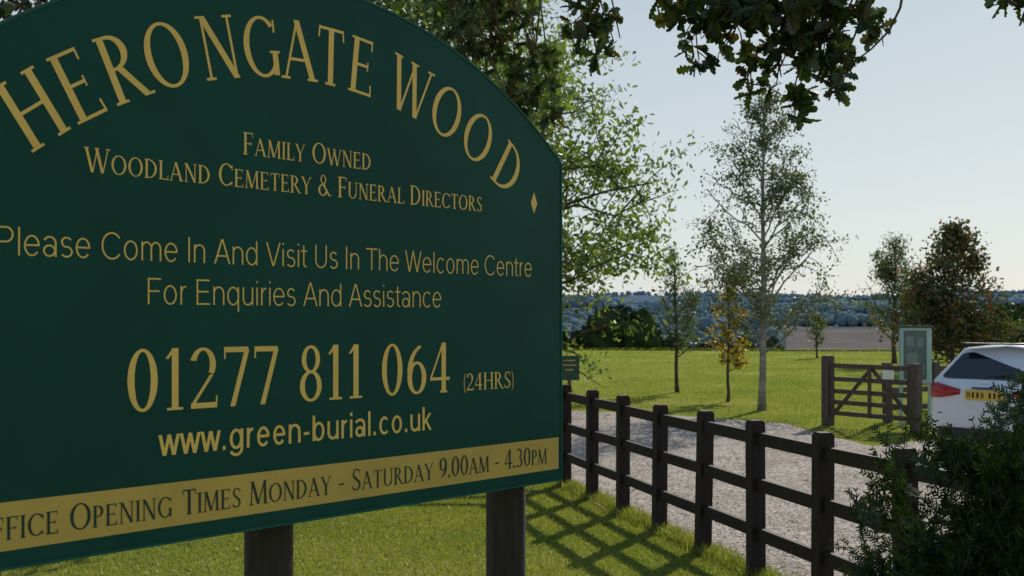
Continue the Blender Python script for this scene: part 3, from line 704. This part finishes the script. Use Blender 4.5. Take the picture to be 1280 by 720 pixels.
for i, x in enumerate((-.21,-.15,-.09,-.03,.07,.13,.19)):
    if i%3: g.box((x,-.0235,.84),(.028,.003,.07),(1,0,0))
    else:
        g.box((x-.012,-.0235,.84),(.01,.003,.07),(1,0,0)); g.box((x+.012,-.0235,.84),(.01,.003,.07),(1,0,0)); g.box((x,-.0235,.85),(.014,.003,.012),(1,0,0))
g.box((0,.005,.36),(1.25,.06,.14),(1,0,0)); g.box((0,.44,1.455),(1.1,.14,.02),(1,0,0)); g.box((0,-.012,.925),(.34,.02,.02),(1,0,0)); g.box((0,.02,.60),(1.3,.02,.012),(1,0,0))
g.box((.12,.16,1.075),(.36,.015,.015),(1,.0,.12)); g.box((.89,1.7,.62),(.02,.02,.5),(1,0,0))
g.obj('trim', black, car, False, True)
g = Geo(); gw = Geo(); ga = Geo()
for y in (.75,3.4):
    for s_ in (-1,1):
        ga.tube([(s_*.80,y,.34),(s_*.905,y,.34)],[.375,.37],28)
        g.tube([(s_*.70,y,.315),(s_*.89,y,.315),(s_*.915,y,.315)],[.315,.315,.29],28)
        gw.tube([(s_*.90,y,.315),(s_*.922,y,.315)],[.21,.2],10)
ga.obj('wheel_arches', black, car, False, True); g.obj('tyres', tyre, car, False, True); gw.obj('wheels', rim, car, False, True)
g = Geo()
for s_ in (-1,1): g.box((s_*.96,2.55,1.02),(.16,.1,.12),(1,0,0))
g.obj('door_mirrors', paint, car, False, True)

# ------------------------------------------------------------------ distant trees (masses)
import bmesh
def ico(n):
    bm = bmesh.new(); bmesh.ops.create_icosphere(bm, subdivisions=n, radius=1); bm.verts.ensure_lookup_table()
    r = (np.array([v.co[:] for v in bm.verts]), np.array([[v.index for v in f.verts] for f in bm.faces])); bm.free(); return r
I3, I2 = ico(3), ico(2)
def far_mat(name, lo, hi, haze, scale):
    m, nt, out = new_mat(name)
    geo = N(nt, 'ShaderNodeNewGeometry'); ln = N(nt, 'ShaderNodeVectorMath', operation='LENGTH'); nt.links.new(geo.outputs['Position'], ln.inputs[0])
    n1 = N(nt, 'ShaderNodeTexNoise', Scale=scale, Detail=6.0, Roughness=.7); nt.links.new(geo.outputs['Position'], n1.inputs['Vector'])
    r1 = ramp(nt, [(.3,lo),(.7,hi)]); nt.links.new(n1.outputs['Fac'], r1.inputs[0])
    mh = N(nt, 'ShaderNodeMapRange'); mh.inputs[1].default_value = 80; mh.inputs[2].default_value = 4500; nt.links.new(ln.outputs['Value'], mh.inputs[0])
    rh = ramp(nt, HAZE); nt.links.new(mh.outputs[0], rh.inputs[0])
    mz = N(nt, 'ShaderNodeMixRGB'); mz.inputs[2].default_value = c4(haze); nt.links.new(rh.outputs[0], mz.inputs[0]); nt.links.new(r1.outputs[0], mz.inputs[1])  # distance haze is painted into the foliage colour here, no volume
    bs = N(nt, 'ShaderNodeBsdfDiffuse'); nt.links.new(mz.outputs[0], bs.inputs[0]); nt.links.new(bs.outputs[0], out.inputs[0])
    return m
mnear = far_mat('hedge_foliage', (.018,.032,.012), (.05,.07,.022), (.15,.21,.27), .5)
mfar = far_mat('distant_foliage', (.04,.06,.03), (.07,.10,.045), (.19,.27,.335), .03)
rng = np.random.default_rng(77); VV = []; FF = []; c = 0; LP = []
def crown(x, y, w, hh, ic, lv):
    global c
    IVv, IFf = ic; z = float(hgt(x, y)); ph = rng.random(6)*6
    dd = 1+.16*np.sin(IVv[:,0]*4+ph[0])*np.sin(IVv[:,1]*5+ph[1])+.14*np.sin(IVv[:,2]*6+ph[2]+IVv[:,0]*3)+rng.normal(0,.06,len(IVv))
    P = IVv*dd[:,None]*np.array([w/2,w/2,hh/2])+np.array([x,y,z+hh*.4]); VV.append(P); FF.append(IFf+c); c += len(P)
    if lv:
        u = unit(lv, rng); LP.append(u*np.array([w/2,w/2,hh/2])*(.9+.22*rng.random((lv,1)))+np.array([x,y,z+hh*.4]))
near = [(7.2,98,3.4,3.6),(8.8,100,4.4,4.9),(10.4,99,3.6,4.2),(11.6,101,2.2,2.8),(6,100,2.5,2.6),(3,99,3,3),(0,100,4,4),
        (34,82,3.5,3.8),(37,84,4,4.2),(31,86,3,3.0),(40,82,4,4.5),(44,86,5,5),(35,74,2.5,2.2),(-6,100,5,5)]
for i in range(30):
    xx = 17+i*1.6
    if 33 < xx < 56 or rng.random() < .25: continue
    near.append((xx+rng.normal(0,.5), 155+rng.normal(0,4), 2.5+3*rng.random(), 3.2+2.6*rng.random()))
for x,y,w,hh in near: crown(x,y,w,hh,I3,500)
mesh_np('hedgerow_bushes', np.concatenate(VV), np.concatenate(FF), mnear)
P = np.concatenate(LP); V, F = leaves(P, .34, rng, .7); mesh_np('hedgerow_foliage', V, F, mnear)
VV = []; FF = []; c = 0
def put(x, y, s_):
    u = x/max(y,1)
    if y < 1050 and .215 < u < .34: return
    if -.15 < u < .62: crown(x, y, s_*(.9+.5*rng.random()), s_*(.75+.3*rng.random()), I2, 0)
# field-edge hedgerows running in varied directions
for hI in range(120):
    y0 = 450*(3800/450.)**rng.random(); x0 = y0*(-.1+.7*rng.random()); ang = rng.choice([rng.normal(.15,.15), rng.normal(1.0,.3), rng.normal(-.5,.25)])
    Lh = 90+260*rng.random(); sz = 4.5+.0011*y0; st_ = sz*.75
    for q in np.arange(0, Lh, st_):
        if rng.random() < .15: continue
        put(x0+math.cos(ang)*q+rng.normal(0,1), y0+math.sin(ang)*q+rng.normal(0,1), sz*(.6+.9*rng.random()**2))
# woods and copses
for wI in range(46):
    y0 = 600*(4100/600.)**rng.random(); x0 = y0*(-.1+.7*rng.random()); rx = 30+110*rng.random(); ry = 15+45*rng.random()
    for q in range(int(22+rx*.35)):
        th = rng.random()*6.28; rr = math.sqrt(rng.random())
        put(x0+rx*rr*math.cos(th), y0+ry*rr*math.sin(th), (9+.0012*y0)*(.7+.6*rng.random()))
for i in range(420):   # wooded skyline
    y0 = 4150+rng.normal(0,60); put(y0*(-.12+.7*rng.random()), y0, 13*(.6+.8*rng.random()))
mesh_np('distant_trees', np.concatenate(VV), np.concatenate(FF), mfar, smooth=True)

# ------------------------------------------------------------------ light, sky, camera
w = bpy.data.worlds.new('World'); sc.world = w; w.use_nodes = True; nt = w.node_tree; nt.nodes.clear()
sky = nt.nodes.new('ShaderNodeTexSky'); sky.sky_type = 'NISHITA'; sky.sun_disc = False
sky.sun_elevation = SUN_EL; sky.sun_rotation = SUN_AZ; sky.air_density = 1.0; sky.dust_density = .8; sky.ozone_density = 2.5
tc = nt.nodes.new('ShaderNodeTexCoord'); sx = nt.nodes.new('ShaderNodeSeparateXYZ'); nt.links.new(tc.outputs['Generated'], sx.inputs[0])
K = .07
hz = ramp(nt, [(0,(.72,.77,.77)),(.08,(.70,.76,.77)),(.24,(.56,.65,.70)),(.5,(.27,.39,.54)),(1,(.14,.24,.42))])
nt.links.new(sx.outputs['Z'], hz.inputs[0])
sc2 = N(nt, 'ShaderNodeVectorMath', operation='SCALE'); sc2.inputs['Scale'].default_value = 1/K; nt.links.new(hz.outputs[0], sc2.inputs[0])
mx = N(nt, 'ShaderNodeMixRGB'); mx.inputs[0].default_value = .80; nt.links.new(sky.outputs[0], mx.inputs[1]); nt.links.new(sc2.outputs[0], mx.inputs[2])
bg = nt.nodes.new('ShaderNodeBackground'); bg.inputs[1].default_value = K
ow = nt.nodes.new('ShaderNodeOutputWorld'); nt.links.new(mx.outputs[0], bg.inputs[0]); nt.links.new(bg.outputs[0], ow.inputs[0])
sl = bpy.data.lights.new('sun', 'SUN'); sl.energy = 5.0; sl.angle = math.radians(.5); sl.color = (1,.95,.86)
so = link(bpy.data.objects.new('sun', sl))
dv = Vector((math.sin(SUN_AZ)*math.cos(SUN_EL), math.cos(SUN_AZ)*math.cos(SUN_EL), math.sin(SUN_EL)))
so.rotation_euler = (-dv).to_track_quat('-Z','Y').to_euler(); so.location = dv*50
cam = bpy.data.cameras.new('camera'); co = link(bpy.data.objects.new('camera', cam))
cam.sensor_width = 36; cam.lens = 1500/1280*36; cam.shift_y = 40/1280; cam.clip_end = 12000; cam.clip_start = .05
cam.dof.use_dof = True; cam.dof.focus_distance = 4.2; cam.dof.aperture_fstop = 10
co.location = (0,0,1.75); co.rotation_euler = (math.radians(90),0,0); sc.camera = co
